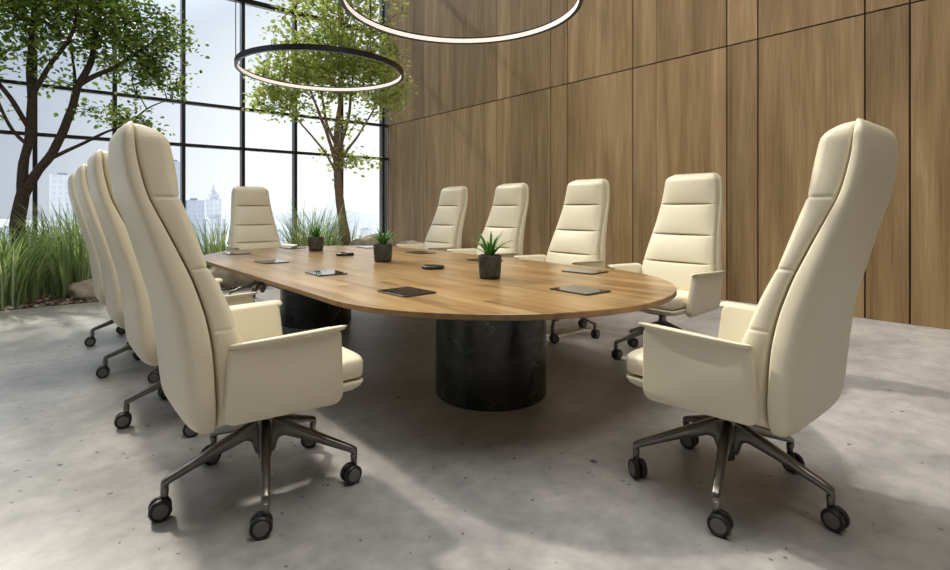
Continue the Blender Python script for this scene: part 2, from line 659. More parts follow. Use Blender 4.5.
mb = MB()
mb.box((XL - .2, YB - .2, -0.2), (XW + .3, BED, 0.0))
tag(mb.build('floor', M['concrete'], smooth=0), 'polished grey concrete floor', kind='structure')

sky_root = empty('ceiling', (0, 0, 0))
tag(sky_root, 'glazed atrium ceiling with slim black beams', kind='structure')
mb = MB()
for k in range(7):
    x = XL + (XW - XL) * k / 6
    mb.box((x - .04, YB - .2, ZC), (x + .04, YW + .2, ZC + .16))
for k in range(9):
    y = YB + (YW - YB) * k / 8
    mb.box((XL - .2, y - .03, ZC + .02), (XW + .3, y + .03, ZC + .14))
mb.build('ceiling_beams', M['frame'], sky_root, smooth=0)
mb = MB()
mb.box((XL - .2, YB - .2, ZC + .163), (XW + .3, YW + .2, ZC + .169))
mb.build('ceiling_glass', M['glass'], sky_root, smooth=0)

mb = MB()
mb.box((XL - .2, YB - .2, 0), (XW + .3, YB, ZC))
tag(mb.build('wall_near', M['plaster'], smooth=0), 'plain plaster wall', kind='structure')

# wooden wall: boards with shadow gaps, every board with its own grain
random.seed(5)
mb = MB()
mb.box((XW + .012, YB, 0), (XW + .3, YW + .2, ZC), mi=1)
seams = [9.765, 8.753, 8.438, 7.603, 7.224, 6.333, 6.004, 5.16, 4.84, 3.783, 3.457, 2.607, 2.286, 1.362, 1.041, 0.12, -0.2,
         -1.12, -1.44, -2.36, -2.68, -3.6, YB]
wide = {3.783, 2.607, 2.286, 1.362, 1.041, 5.16, 4.84, 0.12, -0.2}
tiers = [(0.0, 2.775), (2.79, 6.4), (6.415, ZC)]
for z0, z1 in tiers:
    for i in range(len(seams) - 1):
        y1, y0 = seams[i], seams[i + 1]
        ga = .0075 if seams[i] in wide else .003
        gb = .0075 if seams[i + 1] in wide else .003
        mb.box((XW - .005, y0 + gb, z0), (XW + .012, y1 - ga, z1), 0, random.random())
tag(mb.build('wall_right', [M['wood_wall'], M['seam']], smooth=0), 'wall of tall walnut panels with dark joints', kind='structure')

# window walls: black mullions, transoms and clear panes
zbars = [0.03, 2.07, 2.78, 4.72, 6.7, 8.6, ZC - .03]


def window_wall(name, label, horiz, along0, along1, step, offset):
    root = empty(name, (0, 0, 0))
    tag(root, label, kind='structure')
    fr = MB()
    gl = MB()
    n0 = math.ceil((along0 - offset) / step)
    n1 = math.floor((along1 - offset) / step)
    ks = [offset + k * step for k in range(n0, n1 + 1)]
    for a in ks:
        if horiz:
            fr.box((a - .028, YW - .02, 0), (a + .028, YW + .11, ZC))
        else:
            fr.box((XL - .11, a - .024, 0), (XL + .02, a + .024, ZC))
    for z in zbars:
        h = .027 if z != 4.72 else .045
        if horiz:
            fr.box((along0, YW, z - h), (along1, YW + .09, z + h))
        else:
            fr.box((XL - .09, along0, z - h), (XL, along1, z + h))
    if horiz:
        gl.box((along0, YW + .045, 0.02), (along1, YW + .050, ZC - .02))
    else:
        gl.box((XL - .05, along0, 0.02), (XL - .045, along1, ZC - .02))
    fr.build('window_frame', M['frame'], root, smooth=0)
    gl.build('window_glass', M['glass'], root, smooth=0)
    return root


window_wall('window_1', 'tall black-framed window wall towards the skyline', True, XL - .1, XW + .01, 0.945, 0.0)
window_wall('window_2', 'black-framed window wall along the left side', False, 3.0, YW, 0.945, 0.165)
mb = MB()
mb.box((XL - .2, YB, 0), (XL, 3.0, ZC))
tag(mb.build('wall_left', M['plaster'], smooth=0), 'plain dark plaster wall', kind='structure')

# planting bed along the window
random.seed(11)
bed = MB()
nx, ny = 90, 22
vs, fs = [], []
for j in range(ny + 1):
    for i in range(nx + 1):
        x = XL + (XW - XL) * i / nx
        y = BED + (YW - .02 - BED) * j / ny
        t = min(1, (y - BED) / .35)
        z = -.012 + t * (.03 + .035 * noise.noise(V((x * 1.7, y * 1.7, 3))))
        vs.append((x, y, z))
for j in range(ny):
    for i in range(nx):
        a = j * (nx + 1) + i
        fs.append((a, a + 1, a + nx + 2, a + nx + 1))
bed.add(vs, fs, 0)
ico = []
t_ = (1 + 5 ** .5) / 2
for s1 in (-1, 1):
    for s2 in (-t_, t_):
        ico += [V((s1, s2, 0)).normalized(), V((0, s1, s2)).normalized(), V((s2, 0, s1)).normalized()]
octa_f = [(0, 2, 4), (2, 1, 4), (1, 3, 4), (3, 0, 4), (2, 0, 5), (1, 2, 5), (3, 1, 5), (0, 3, 5)]
octa_v = [V((1, 0, 0)), V((-1, 0, 0)), V((0, 1, 0)), V((0, -1, 0)), V((0, 0, 1)), V((0, 0, -1))]
for k in range(2600):
    x = random.uniform(XL, XW - .05)
    y = BED + .03 + (random.random() ** 2.2) * (YW - BED - .1)
    s = random.uniform(.010, .028)
    q = Matrix.Rotation(random.uniform(0, 6.28), 3, V((random.gauss(0, 1), random.gauss(0, 1), random.gauss(0, 1))).normalized())
    z = .008 + min(1, (y - BED) / .35) * .02
    bed.add([q @ V((p.x * s * 1.4, p.y * s, p.z * s * .75)) + V((x, y, z)) for p in octa_v], octa_f, 1)
o = bed.build('gravel_bed', [M['soil'], M['pebble']], smooth=60)
tag(o, 'brown mulch and gravel of the planting bed below the windows', 'gravel', kind='stuff')

mb = MB()
mb.box((XL - .1, BED, -.2), (XW + .1, YW + .12, -.1))
tag(mb.build('trim_1', M['plaster'], smooth=0), 'base slab under the planting bed', kind='structure')

# ------------------------------------------------------------------ far city
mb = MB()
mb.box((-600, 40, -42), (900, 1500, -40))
tag(mb.build('ground', M['hazed_ground'], smooth=0), 'pale hazy city ground far below', kind='structure')
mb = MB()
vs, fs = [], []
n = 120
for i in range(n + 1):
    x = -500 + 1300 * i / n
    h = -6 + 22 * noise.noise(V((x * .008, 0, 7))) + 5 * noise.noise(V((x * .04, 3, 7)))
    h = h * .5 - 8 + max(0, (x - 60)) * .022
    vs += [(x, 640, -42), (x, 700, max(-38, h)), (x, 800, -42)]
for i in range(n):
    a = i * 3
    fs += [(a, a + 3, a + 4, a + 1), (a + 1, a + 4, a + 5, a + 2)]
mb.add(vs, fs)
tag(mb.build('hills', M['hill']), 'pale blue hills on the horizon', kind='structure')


def block(x0, x1, y0, y1, z1, mat, label, group=None, steps=(), spire=0):
    cx, cy = (x0 + x1) / 2, (y0 + y1) / 2
    b = MB()
    b.box((x0 - cx, y0 - cy, 0), (x1 - cx, y1 - cy, z1 + 40))
    for (fr_, dz) in steps:
        w, d = (x1 - x0) * fr_ / 2, (y1 - y0) * fr_ / 2
        top = max(p[2] for p in b.v)
        b.box((-w, -d, top), (w, d, top + dz))
    top = max(p[2] for p in b.v)
    if not steps:
        b.box((-(x1 - x0) * .2, -(y1 - y0) * .2, top), ((x1 - x0) * .15, (y1 - y0) * .2, top + .5))
        b.box((-(x1 - x0) / 2 - .1, -(y1 - y0) / 2 - .1, top - .3), ((x1 - x0) / 2 + .1, (y1 - y0) / 2 + .1, top))
    if spire:
        root = empty('skyscraper', (cx, cy, -40))
        b.build('tower', mat, root, smooth=0)
        s = MB()
        s.lathe([(.45, top), (.25, top + spire * .4), (.05, top + spire)], n=8)
        s.build('spire', mat, root)
        return tag(root, label, 'skyscraper', group)
    o = b.build('skyscraper' if z1 > 0 else 'city_building', mat, loc=(cx, cy, -40), smooth=0)
    return tag(o, label, 'building', group)


block(24.7, 29.0, 148, 153, 12.9, M['tower_haze_blue'], 'tall pale blue slab tower beside the nearest left chair headrest')
block(29.8, 33.9, 150, 154, 3.3, M['tower_haze_blue'], 'shorter blue-grey flat-topped tower left of the spired skyscraper')
block(34.2, 39.0, 150, 155, -1.5, M['tower_haze_pale'], 'pale stepped skyscraper with a central spire',
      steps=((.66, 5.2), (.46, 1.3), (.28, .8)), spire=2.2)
block(2.5, 7.2, 148, 152, 8.6, M['tower_haze_pale'], 'very pale wide tower behind the grass at the left')
block(8.3, 10.6, 150, 153, 5.4, M['tower_haze_blue'], 'slim pale tower just right of the wide pale tower')
block(-6.0, -3.1, 150, 154, -3.1, M['tower_haze_grey'], 'low grey block left of the big tree trunk')
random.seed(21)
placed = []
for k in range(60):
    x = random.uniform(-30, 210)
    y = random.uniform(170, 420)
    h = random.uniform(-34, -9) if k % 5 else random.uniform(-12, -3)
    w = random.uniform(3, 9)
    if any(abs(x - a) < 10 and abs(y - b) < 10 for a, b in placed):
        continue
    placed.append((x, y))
    block(x, x + w, y, y + w, h * (1 if y < 300 else .8), random.choice([M['tower_haze_grey'], M['tower_haze_pale'], M['tower_haze_blue']]),
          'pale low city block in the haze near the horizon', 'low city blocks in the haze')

# ------------------------------------------------------------------ table
TX, TY0, TY1, TR, TZ = 1.950, 2.168, 4.46, 0.959, 0.607
table = empty('conference_table', (TX, (TY0 + TY1) / 2, 0))
tag(table, 'long oval wooden conference table on two black marble drums', 'table')
hl = (TY1 - TY0) / 2


def racetrack(r, n=64):
    pts = []
    for j in range(n + 1):
        a = math.pi * j / n
        pts.append((r * math.cos(a), hl + r * math.sin(a)))
    for j in range(n + 1):
        a = math.pi + math.pi * j / n
        pts.append((r * math.cos(a), -hl + r * math.sin(a)))
    return pts


mb = MB()
rings = []
for r, z in ((TR - .004, TZ - .026), (TR, TZ - .022), (TR, TZ - .003), (TR - .003, TZ)):
    rings.append([V((x, y, z)) for x, y in racetrack(r)])
mb.rings(rings)
ne = len(rings[0])
mb.mi = [1 if i < 2 * ne else 0 for i in range(len(mb.f))]      # solid edge band round the rim
mb.build('tabletop', [M['wood_table'], M['edge_band']], table, smooth=30)
for y in (2.146, 4.48):
    p = MB()
    p.lathe([(.298, 0), (.303, .006), (.303, TZ - .0265), (.299, TZ - .0262)], n=72)
    p.build('pedestal', M['marble'], table, loc=(1.92 - TX, y - (TY0 + TY1) / 2, 0), smooth=30)

# ------------------------------------------------------------------ chair


def interp(tab, z):
    if z <= tab[0][0]:
        return tab[0][1]
    for (a, va), (b, vb) in zip(tab, tab[1:]):
        if z <= b:
            return va + (vb - va) * (z - a) / (b - a)
    return tab[-1][1]


def smooth_tab(tab, w=.035):
    def f(z):
        s = c = 0
        for k in range(-6, 7):
            g = math.exp(-(k / 3.0) ** 2)
            s += g * interp(tab, z + k * w / 3)
            c += g
        return s / c
    return f


Wf = smooth_tab([(.2, .245), (.34, .262), (.45, .266), (.60, .264), (.72, .249), (.9, .224), (1.06, .206), (1.2, .193), (1.3, .186)])
Rf = smooth_tab([(.2, -.255), (.26, -.278), (.34, -.298), (.5, -.312), (.68, -.334), (.92, -.402), (1.08, -.448), (1.17, -.458), (1.27, -.452)])
Gf = smooth_tab([(.2, -.185), (.30, -.205), (.40, -.218), (.58, -.228), (.68, -.245), (.79, -.278), (.92, -.335), (1.04, -.392), (1.16, -.418), (1.27, -.422)])
Ff = smooth_tab([(.2, -.12), (.46, -.105), (.59, -.137), (.72, -.188), (.82, -.232), (.93, -.272), (1.04, -.305), (1.15, -.325), (1.27, -.345)])


def levels(z0, z1, seams=()):
    zs = set()
    z = z0
    while z < z1:
        zs.add(round(z, 4))
        z += .016
    zs.add(z1)
    for s in seams:
        for k in range(-5, 6):
            zs.add(round(s + k * .0035, 4))
    for k in range(9):
        t = 1 - math.cos(k / 8 * math.pi / 2)
        zs.add(round(z0 + .07 * t, 4))
        zs.add(round(z1 - .07 * t, 4))
    return sorted(q for q in zs if z0 <= q <= z1)


def sup(c, e):
    return math.copysign(abs(c) ** e, c)


def back_part(z0, z1, front, rear, wid, rc, rt, ex, exr, ey, anchor, seams=(), n=44, panels=False):
    rings = []
    for z in levels(z0, z1, seams):
        w = wid(z)
        f, r = front(z), rear(z)
        d = min(z1 - z, z - z0)
        rcc = rc[1] if z1 - z < z - z0 else rc[0]
        rtt = rt[1] if z1 - z < z - z0 else rt[0]
        if d < rcc:
            w -= rcc - math.sqrt(max(0, rcc * rcc - (rcc - d) ** 2))
        kt = 1.0
        if d < rtt:
            kt = math.sqrt(max(0.0, 1 - ((rtt - d) / rtt) ** 2))
        kt = max(kt, .04)
        c, h = (f + r) / 2, (f - r) / 2
        ring = []
        for j in range(n):
            t = 2 * math.pi * j / n
            y = w * sup(math.sin(t), ey)
            x = c + h * sup(math.cos(t), ex if math.cos(t) > 0 else exr)
            fix = f if anchor == 'front' else r
            x = fix + (x - fix) * kt
            if seams:
                u = max(0.0, math.cos(t))
                mid = max(0.0, 1 - abs(y) / (w * .9)) ** .45 if w > 0 else 0
                for s in seams:
                    g = math.exp(-((z - s) / .0045) ** 2)
                    x -= g * (.004 * u + .024 * u * mid)
                    if u <= 0.3:
                        y -= math.copysign(g * .003, y)
                # pillowed panels between the seams
                ss = [z0] + list(seams) + [z1]
                for a, b in zip(ss, ss[1:]):
                    if a <= z < b and u > 0:
                        q = math.sin(math.pi * (z - a) / (b - a))
                        x += .022 * (q ** .55) * u * mid
            ring.append(V((x, y, z)))
        rings.append(ring)
    return MB().rings(rings)


def make_chair():
    root = empty('office_chair', (0, 0, 0))
    L = M['leather']
    sh = back_part(.286, 1.256, Gf, Rf, Wf, (.16, .055), (.10, .045), .25, .62, .40, 'front')
    sh.build('backrest_shell', L, root, smooth=70)
    pad = back_part(.312, 1.250, Ff, lambda z: Gf(z) - .004, lambda z: Wf(z) - .006, (.12, .055), (.03, .050), .55, .22, .34, 'rear',
                    seams=(.635, .822, 1.035))
    pad.build('back_cushion', L, root, smooth=70)

    # seat cushion with a rolled front and piping line
    rings = []
    n = 40
    for x in [-.20 + .480 * (1 - (1 - i / 30) ** 1.8) for i in range(31)]:
        d = .280 - x
        top = .468 - .015 * math.sin(max(0, min(1, (x + .2) / .4)) * math.pi)
        bot = .382
        k = 1.0
        if d < .022:
            k = math.sqrt(max(.002, 1 - ((.022 - d) / .022) ** 2))
            k = .84 + .16 * k
        c, h = (top + bot) / 2 - (1 - k) * .004, (top - bot) / 2 * k
        w = .236 - (.03 - math.sqrt(max(0, .0009 - (.03 - d) ** 2)) if d < .03 else 0)
        rings.append([V((x, w * sup(math.cos(t), .30), c + h * sup(math.sin(t), .38))) for t in (2 * math.pi * j / n for j in range(n))])
    MB().rings(rings).build('seat_cushion', L, root, smooth=60)
    rings = []
    for z, i in ((.345, .035), (.350, .02), (.362, .006), (.376, 0), (.3825, .003)):
        w, xf = .242 - i, .282 - i
        poly = []
        r = .04
        for cx, cy, a0 in ((xf - r, w - r, 0), (-.21 + r, w - r, 90), (-.21 + r, -w + r, 180), (xf - r, -w + r, 270)):
            for q in range(7):
                a = math.radians(a0 + 15 * q)
                poly.append(V((cx + r * math.cos(a), cy + r * math.sin(a), z)))
        rings.append(poly)
    MB().rings(rings).build('seat_base', L, root, smooth=50)

    # arm panels: one leather plate each side with a thin flared cap
    for s in (1, -1):
        def rounded(poly, rs, seg=5):
            out = []
            m = len(poly)
            for i, p in enumerate(poly):
                p = V((*p, 0))
                a = V((*poly[i - 1], 0)) - p
                b = V((*poly[(i + 1) % m], 0)) - p
                r = rs[i]
                a, b = p + a.normalized() * r, p + b.normalized() * r
                for q in range(seg + 1):
                    t = q / seg
                    out.append((a * (1 - t) ** 2 + p * 2 * t * (1 - t) + b * t * t))
            return out
        poly = rounded([(.150, .606), (.172, .335), (-.212, .352), (-.200, .595)], [.035, .045, .035, .02])
        rings = []
        for y0, ins in ((.246, .010), (.249, .003), (.256, 0), (.279, 0), (.286, .003), (.289, .010)):
            ring = []
            cx, cz = -.03, .47
            for p in poly:
                px = p.x - math.copysign(ins, p.x - cx)
                pz = p.y - math.copysign(ins, p.y - cz)
                fl = .028 * ((pz - .34) / .26) ** 1.2 if pz > .34 else 0
                ring.append(V((px, s * (y0 + fl), pz)))
            rings.append(ring if s > 0 else ring[::-1])
        arm = MB().rings(rings).build('armrest', L, root, smooth=50)
        # cap: wide at the front, narrow towards the back
        rings = []
        for i in range(27):
            t = i / 26
            x = -.205 + (.168 + .205) * t
            yo = .322 + .010 * math.sin(t * math.pi * .8)
            yi = .277
            e = min(t, 1 - t) * .373
            k = 1 if e > .02 else math.sqrt(max(.03, 1 - ((.02 - e) / .02) ** 2))
            cy, hy = (yo + yi) / 2, (yo - yi) / 2 * (k ** .5)
            cz, hz = .592 + .009 * t, .0075 * k
            ring = [V((x, s * (cy + hy * sup(math.cos(a), .6)), cz + hz * sup(math.sin(a), .8) + .006 * math.cos(a)))
                    for a in (2 * math.pi * j / 16 for j in range(16))]
            rings.append(ring if s > 0 else ring[::-1])
        MB().rings(rings).build('arm_cap', L, arm, smooth=60)

    G = M['gunmetal']
    mech = MB()
    mech.box((-.13, -.07, .305), (.10, .07, .347))
    mech.box((-.215, -.035, .30), (-.10, .035, .325))
    mech.build('tilt_mechanism', M['plastic'], root, bevel=.01)
    col = MB()
    col.lathe([(.020, .10), (.023, .105), (.024, .15), (.033, .17), (.036, .24), (.033, .252), (.024, .254), (.024, .31)], n=24)
    col.build('gas_column', G, root, smooth=35)
    for k in range(5):
        a = math.radians(180 + 72 * k)
        leg = MB()
        rings = []
        # (radius, top z, bottom z, half width)
        for r, zt, zb, hw in ((.012, .250, .120, .020), (.034, .249, .124, .0215), (.041, .246, .150, .021), (.050, .242, .172, .020),
                              (.070, .234, .181, .0190), (.16, .196, .157, .0172), (.24, .162, .131, .0150), (.298, .138, .111, .0132),
                              (.319, .128, .100, .0125), (.327, .121, .088, .0120), (.329, .108, .084, .0110)):
            hz, cz = (zt - zb) / 2, (zt + zb) / 2
            ring = []
            for j in range(16):
                t = 2 * math.pi * j / 16
                ring.append(V((r, hw * sup(math.cos(t), .6), cz + hz * sup(math.sin(t), .6))))
            rings.append(ring)
        leg.rings(rings)
        leg.lathe([(.009, .062), (.010, .064), (.0125, .084), (.0125, .10), (.008, .104)], c=(.318, 0, 0), n=16)
        lo = leg.build('leg', G, root, smooth=45, rotz=a)
        cr = V((.318 * math.cos(a), .318 * math.sin(a), 0))
        ca = math.radians([82, 70, 95, 60, 100][k])
        cs = MB()
        # fork between the wheels: stem socket and mudguard
        cs.lathe([(.010, .040), (.011, .072)], n=12)
        cs.tube([(.006, 0, .070), (-.012, 0, .062), (-.018, 0, .038)], .009, 8)
        cs.lathe([(.007, -.024), (.007, .024)], c=(-.012, 0, .034), axis='y', n=12)
        co = cs.build('caster', M['plastic'], root, loc=cr, rotz=ca - math.pi / 2, smooth=45)
        for sy in (-1, 1):
            w = MB()
            w.lathe([(.022, -.010), (.030, -.0095), (.0335, -.006), (.0335, .005), (.030, .009), (.0265, .0095), (.025, .0075), (.024, .0075)],
                    axis='y', n=28)
            w.lathe([(.0235, .0075), (.022, .0098), (.004, .0102)], axis='y', n=24, mi=1)
            wo = w.build('wheel', [M['plastic'], M['hubcap']], co, loc=(-.012, sy * .0150, .0338), smooth=40, rotz=0 if sy > 0 else math.pi)
    return root


LY = [1.943, 2.868, 3.797, 4.724]
RY = [1.870, 2.800, 3.730, 4.660]
chairs = [
    (.639, LY[0], 0, 'cream leather high-back chair in the left row, nearest the camera, whole wheeled base in view', 'chairs along the left side of the table'),
    (.639, LY[1], 0, 'second cream high-back chair of the left row, mostly hidden behind the nearest left one', 'chairs along the left side of the table'),
    (.639, LY[2], 0, 'third cream high-back chair of the left row, a narrow strip of its back showing', 'chairs along the left side of the table'),
    (.639, LY[3], 0, 'farthest cream high-back chair of the left row, beside the grasses and boulder', 'chairs along the left side of the table'),
    (3.212, RY[0], 180, 'cream high-back chair facing left at the right side of the table, nearest of that row', 'chairs along the right side of the table'),
    (3.212, RY[1], 180, 'second cream high-back chair along the wooden wall, right of the nearest potted succulent', 'chairs along the right side of the table'),
    (3.212, RY[2], 180, 'third cream high-back chair along the wooden wall, behind the nearest potted succulent', 'chairs along the right side of the table'),
    (3.212, RY[3], 180, 'farthest cream high-back chair along the wooden wall, nearest the windows', 'chairs along the right side of the table'),
    (1.914, .856, 90, 'large cream chair at the near head of the table, back towards the viewer', 'chairs at the heads of the table'),
    (1.880, 5.80, -90, 'cream high-back chair at the far head of the table, front in view before windows', 'chairs at the heads of the table'),
]
proto = make_chair()
for i, (x, y, a, lab, grp) in enumerate(chairs):
    o = proto if i == 0 else copy_tree(proto)
    o.location = V((x, y, 0)) * K
    o.rotation_euler = (0, 0, math.radians(a))
    tag(o, lab, 'chair', grp)

# ------------------------------------------------------------------ things on the table


def make_tablet():
    b = MB()
    r = .012
    rings = []
    for z, i in ((0, .002), (.001, 0), (.0055, 0), (.0065, .0015)):
        poly = []
        for cx, cy, a0 in ((.092 - r, .118 - r, 0), (-.092 + r, .118 - r, 90), (-.092 + r, -.118 + r, 180), (.092 - r, -.118 + r, 270)):
            for q in range(5):
                a = math.radians(a0 + 22.5 * q)
                poly.append(V((cx + (r - i) * math.cos(a), cy + (r - i) * math.sin(a), z)))
        rings.append(poly)
    root = empty('tablet_computer', (0, 0, 0))
    b.rings(rings).build('case', M['tablet_case'], root, smooth=40)
    s = MB()
    s.box((-.086, -.111, .0064), (.086, .111, .0070))
    s.build('screen', M['screen'], root, smooth=0)
    return root


tablets = [
    (1.34, 2.095, 2, 'black tablet lying on the table near its edge, before the nearest left chair'),
    (1.36, 3.03, -3, 'black glossy tablet on the table with pale window reflections, second from the near left'),
    (1.34, 3.93, 2, 'black tablet on the table before the third chair of the left row'),
    (1.36, 4.88, -2, 'farthest black tablet along the left edge of the table'),
    (2.63, 2.06, 3, 'black tablet near the right rim of the table, before the nearest chair of that side'),
    (2.62, 3.00, -2, 'black tablet half hidden behind the nearest potted succulent'),
    (2.64, 3.90, 3, 'black tablet on the right side of the table behind the right conference speaker puck'),
    (2.62, 4.80, -2, 'thin dark tablet behind the middle potted succulent, near the far right rim'),
    (2.005, 1.60, -2, 'black tablet at the near rounded end of the table, below the other right one'),
    (1.99, 5.22, 3, 'black tablet at the far end of the table before the far head chair'),
]
tp = make_tablet()
for i, (x, y, a, lab) in enumerate(tablets):
    o = tp if i == 0 else copy_tree(tp)
    o.location = V((x, y, TZ)) * K
    o.rotation_euler = (0, 0, math.radians(a))
    tag(o, lab, 'tablet', 'tablets laid out on the table')

for i, (x, y, lab) in enumerate(((2.01, 2.82, 'round black conference speaker puck on the table between the two nearest succulents'),
                                 (2.01, 4.10, 'round black conference speaker puck between the middle and far succulents'))):
    root = empty('conference_speaker', (x, y, TZ))
    tag(root, lab, 'speaker', 'round speaker pucks on the table')
    b = MB()
    b.lathe([(.062, 0), (.072, .003), (.076, .010), (.074, .018), (.066, .0225)], n=40)
    b.build('body', M['plastic'], root, smooth=50)
    b = MB()
    b.lathe([(.065, .0222), (.060, .0245), (.03, .0262), (.004, .0266)], n=40)
    b.build('top_plate', M['screen'], root, smooth=60)


def potted(x, y, seed, label, s=1.0):
    random.seed(seed)
    root = empty('potted_succulent', (x, y, TZ))
    tag(root, label, 'potted plant', 'potted succulents down the middle of the table')
    rings = []
    n = 40
    prof = [(.050, 0), (.055, .004), (.0585, .03), (.0615, .08), (.063, .125), (.0625, .131), (.060, .133), (.0565, .131), (.056, .118)]
    for r, z in prof:
        rings.append([V((r * sup(math.cos(t), .55), r * sup(math.sin(t), .55), z * s)) for t in (2 * math.pi * j / n for j in range(n))])
    pot = MB().rings(rings).build('pot', M['stone_pot'], root, smooth=50, rotz=math.radians(38))
    so = MB()
    so.lathe([(.05, .1185 * s), (.051, .121 * s), (.02, .125 * s)], n=20)
    so.build('soil', M['soil'], root)
    pl = MB()
    for k in range(24):
        a = k * 2.399 + random.uniform(-.2, .2)
        t = k / 24
        lean = .25 + .95 * (1 - t) + random.uniform(-.1, .1)
        Ln = random.uniform(.12, .20) * (1 - .12 * t)
        ca, sa = math.cos(a), math.sin(a)
        rings = []
        pos = V((.012 * ca, .012 * sa, .118 * s))
        th = lean * .45
        for i in range(8):
            q = i / 7
            w = .0115 * (1 - q) ** .7 * (1.0 if i else .8) + .0006
            d = V((ca * math.sin(th), sa * math.sin(th), math.cos(th)))
            side = V((-sa, ca, 0))
            nn = d.cross(side)
            rings.append([pos + side * w, pos - nn * w * .35, pos - side * w, pos + nn * w * .35])
            pos = pos + d * Ln / 7
            th += lean * .16
        pl.rings(rings)
    pl.build('succulent', M['aloe'], root, smooth=60)


potted(1.975, 2.215, 3, 'nearest and largest-looking succulent in a dark stone pot on the table')
potted(1.985, 3.425, 4, 'middle potted succulent in a dark stone pot on the table')
potted(2.015, 4.71, 5, 'farthest potted succulent on the table, in front of the pale grasses')

# ------------------------------------------------------------------ ring lights


def ring_light(x, y, z, R, cables, label):
    root = empty('ring_pendant_light', (x, y, z))
    tag(root, label, 'pendant light', 'ring pendant lights above the table')
    n = 128
    sec = [(R, 0), (R, .044), (R - .022, .044), (R - .022, .038), (R - .015, .034), (R - .015, .008), (R - .022, .004), (R - .022, 0)]
    rings = []
    for j in range(n):
        a = 2 * math.pi * j / n
        rings.append([V((r * math.cos(a), r * math.sin(a), h)) for r, h in sec])
    MB().rings([r[::-1] for r in rings], closed=True).build('ring_housing', M['ring_black'], root, smooth=35)
    sec = [(R - .0152, .0085), (R - .0152, .0355), (R - .021, .0345), (R - .021, .0055)]
    rings = []
    for j in range(n):
        a = 2 * math.pi * j / n
        rings.append([V((r * math.cos(a), r * math.sin(a), h)) for r, h in sec])
    MB().rings([r[::-1] for r in rings], closed=True).build('light_strip', M['led'], root, smooth=35)
    for a in cables:
        c = MB()
        r = R - .011
        p = (r * math.cos(a), r * math.sin(a))
        c.tube([(p[0], p[1], .04), (p[0], p[1], ZC - z + .001)], .0035, 6)
        c.lathe([(.008, .04), (.008, .06), (.004, .066)], c=(p[0], p[1], 0), n=10)
        c.build('suspension_cable', M['ring_black'], root)


# the left extreme of the far ring as seen along the room
aL = math.atan2(0.91, -0.41) + math.radians(8)
ring_light(1.917, 4.34, 2.176, .70, (math.atan2(.30, -.95), math.atan2(-.9, .12), math.atan2(.8, .6)),
           'smaller-looking black ring pendant, whole ring visible in front of the slender tree')
ring_light(1.917, 2.40, 2.186, .70, (math.atan2(.30, -.95), math.atan2(-.9, .12), math.atan2(-.75, .66)),
           'larger-looking black ring pendant cut off by the top of the photo')

# ------------------------------------------------------------------ trees


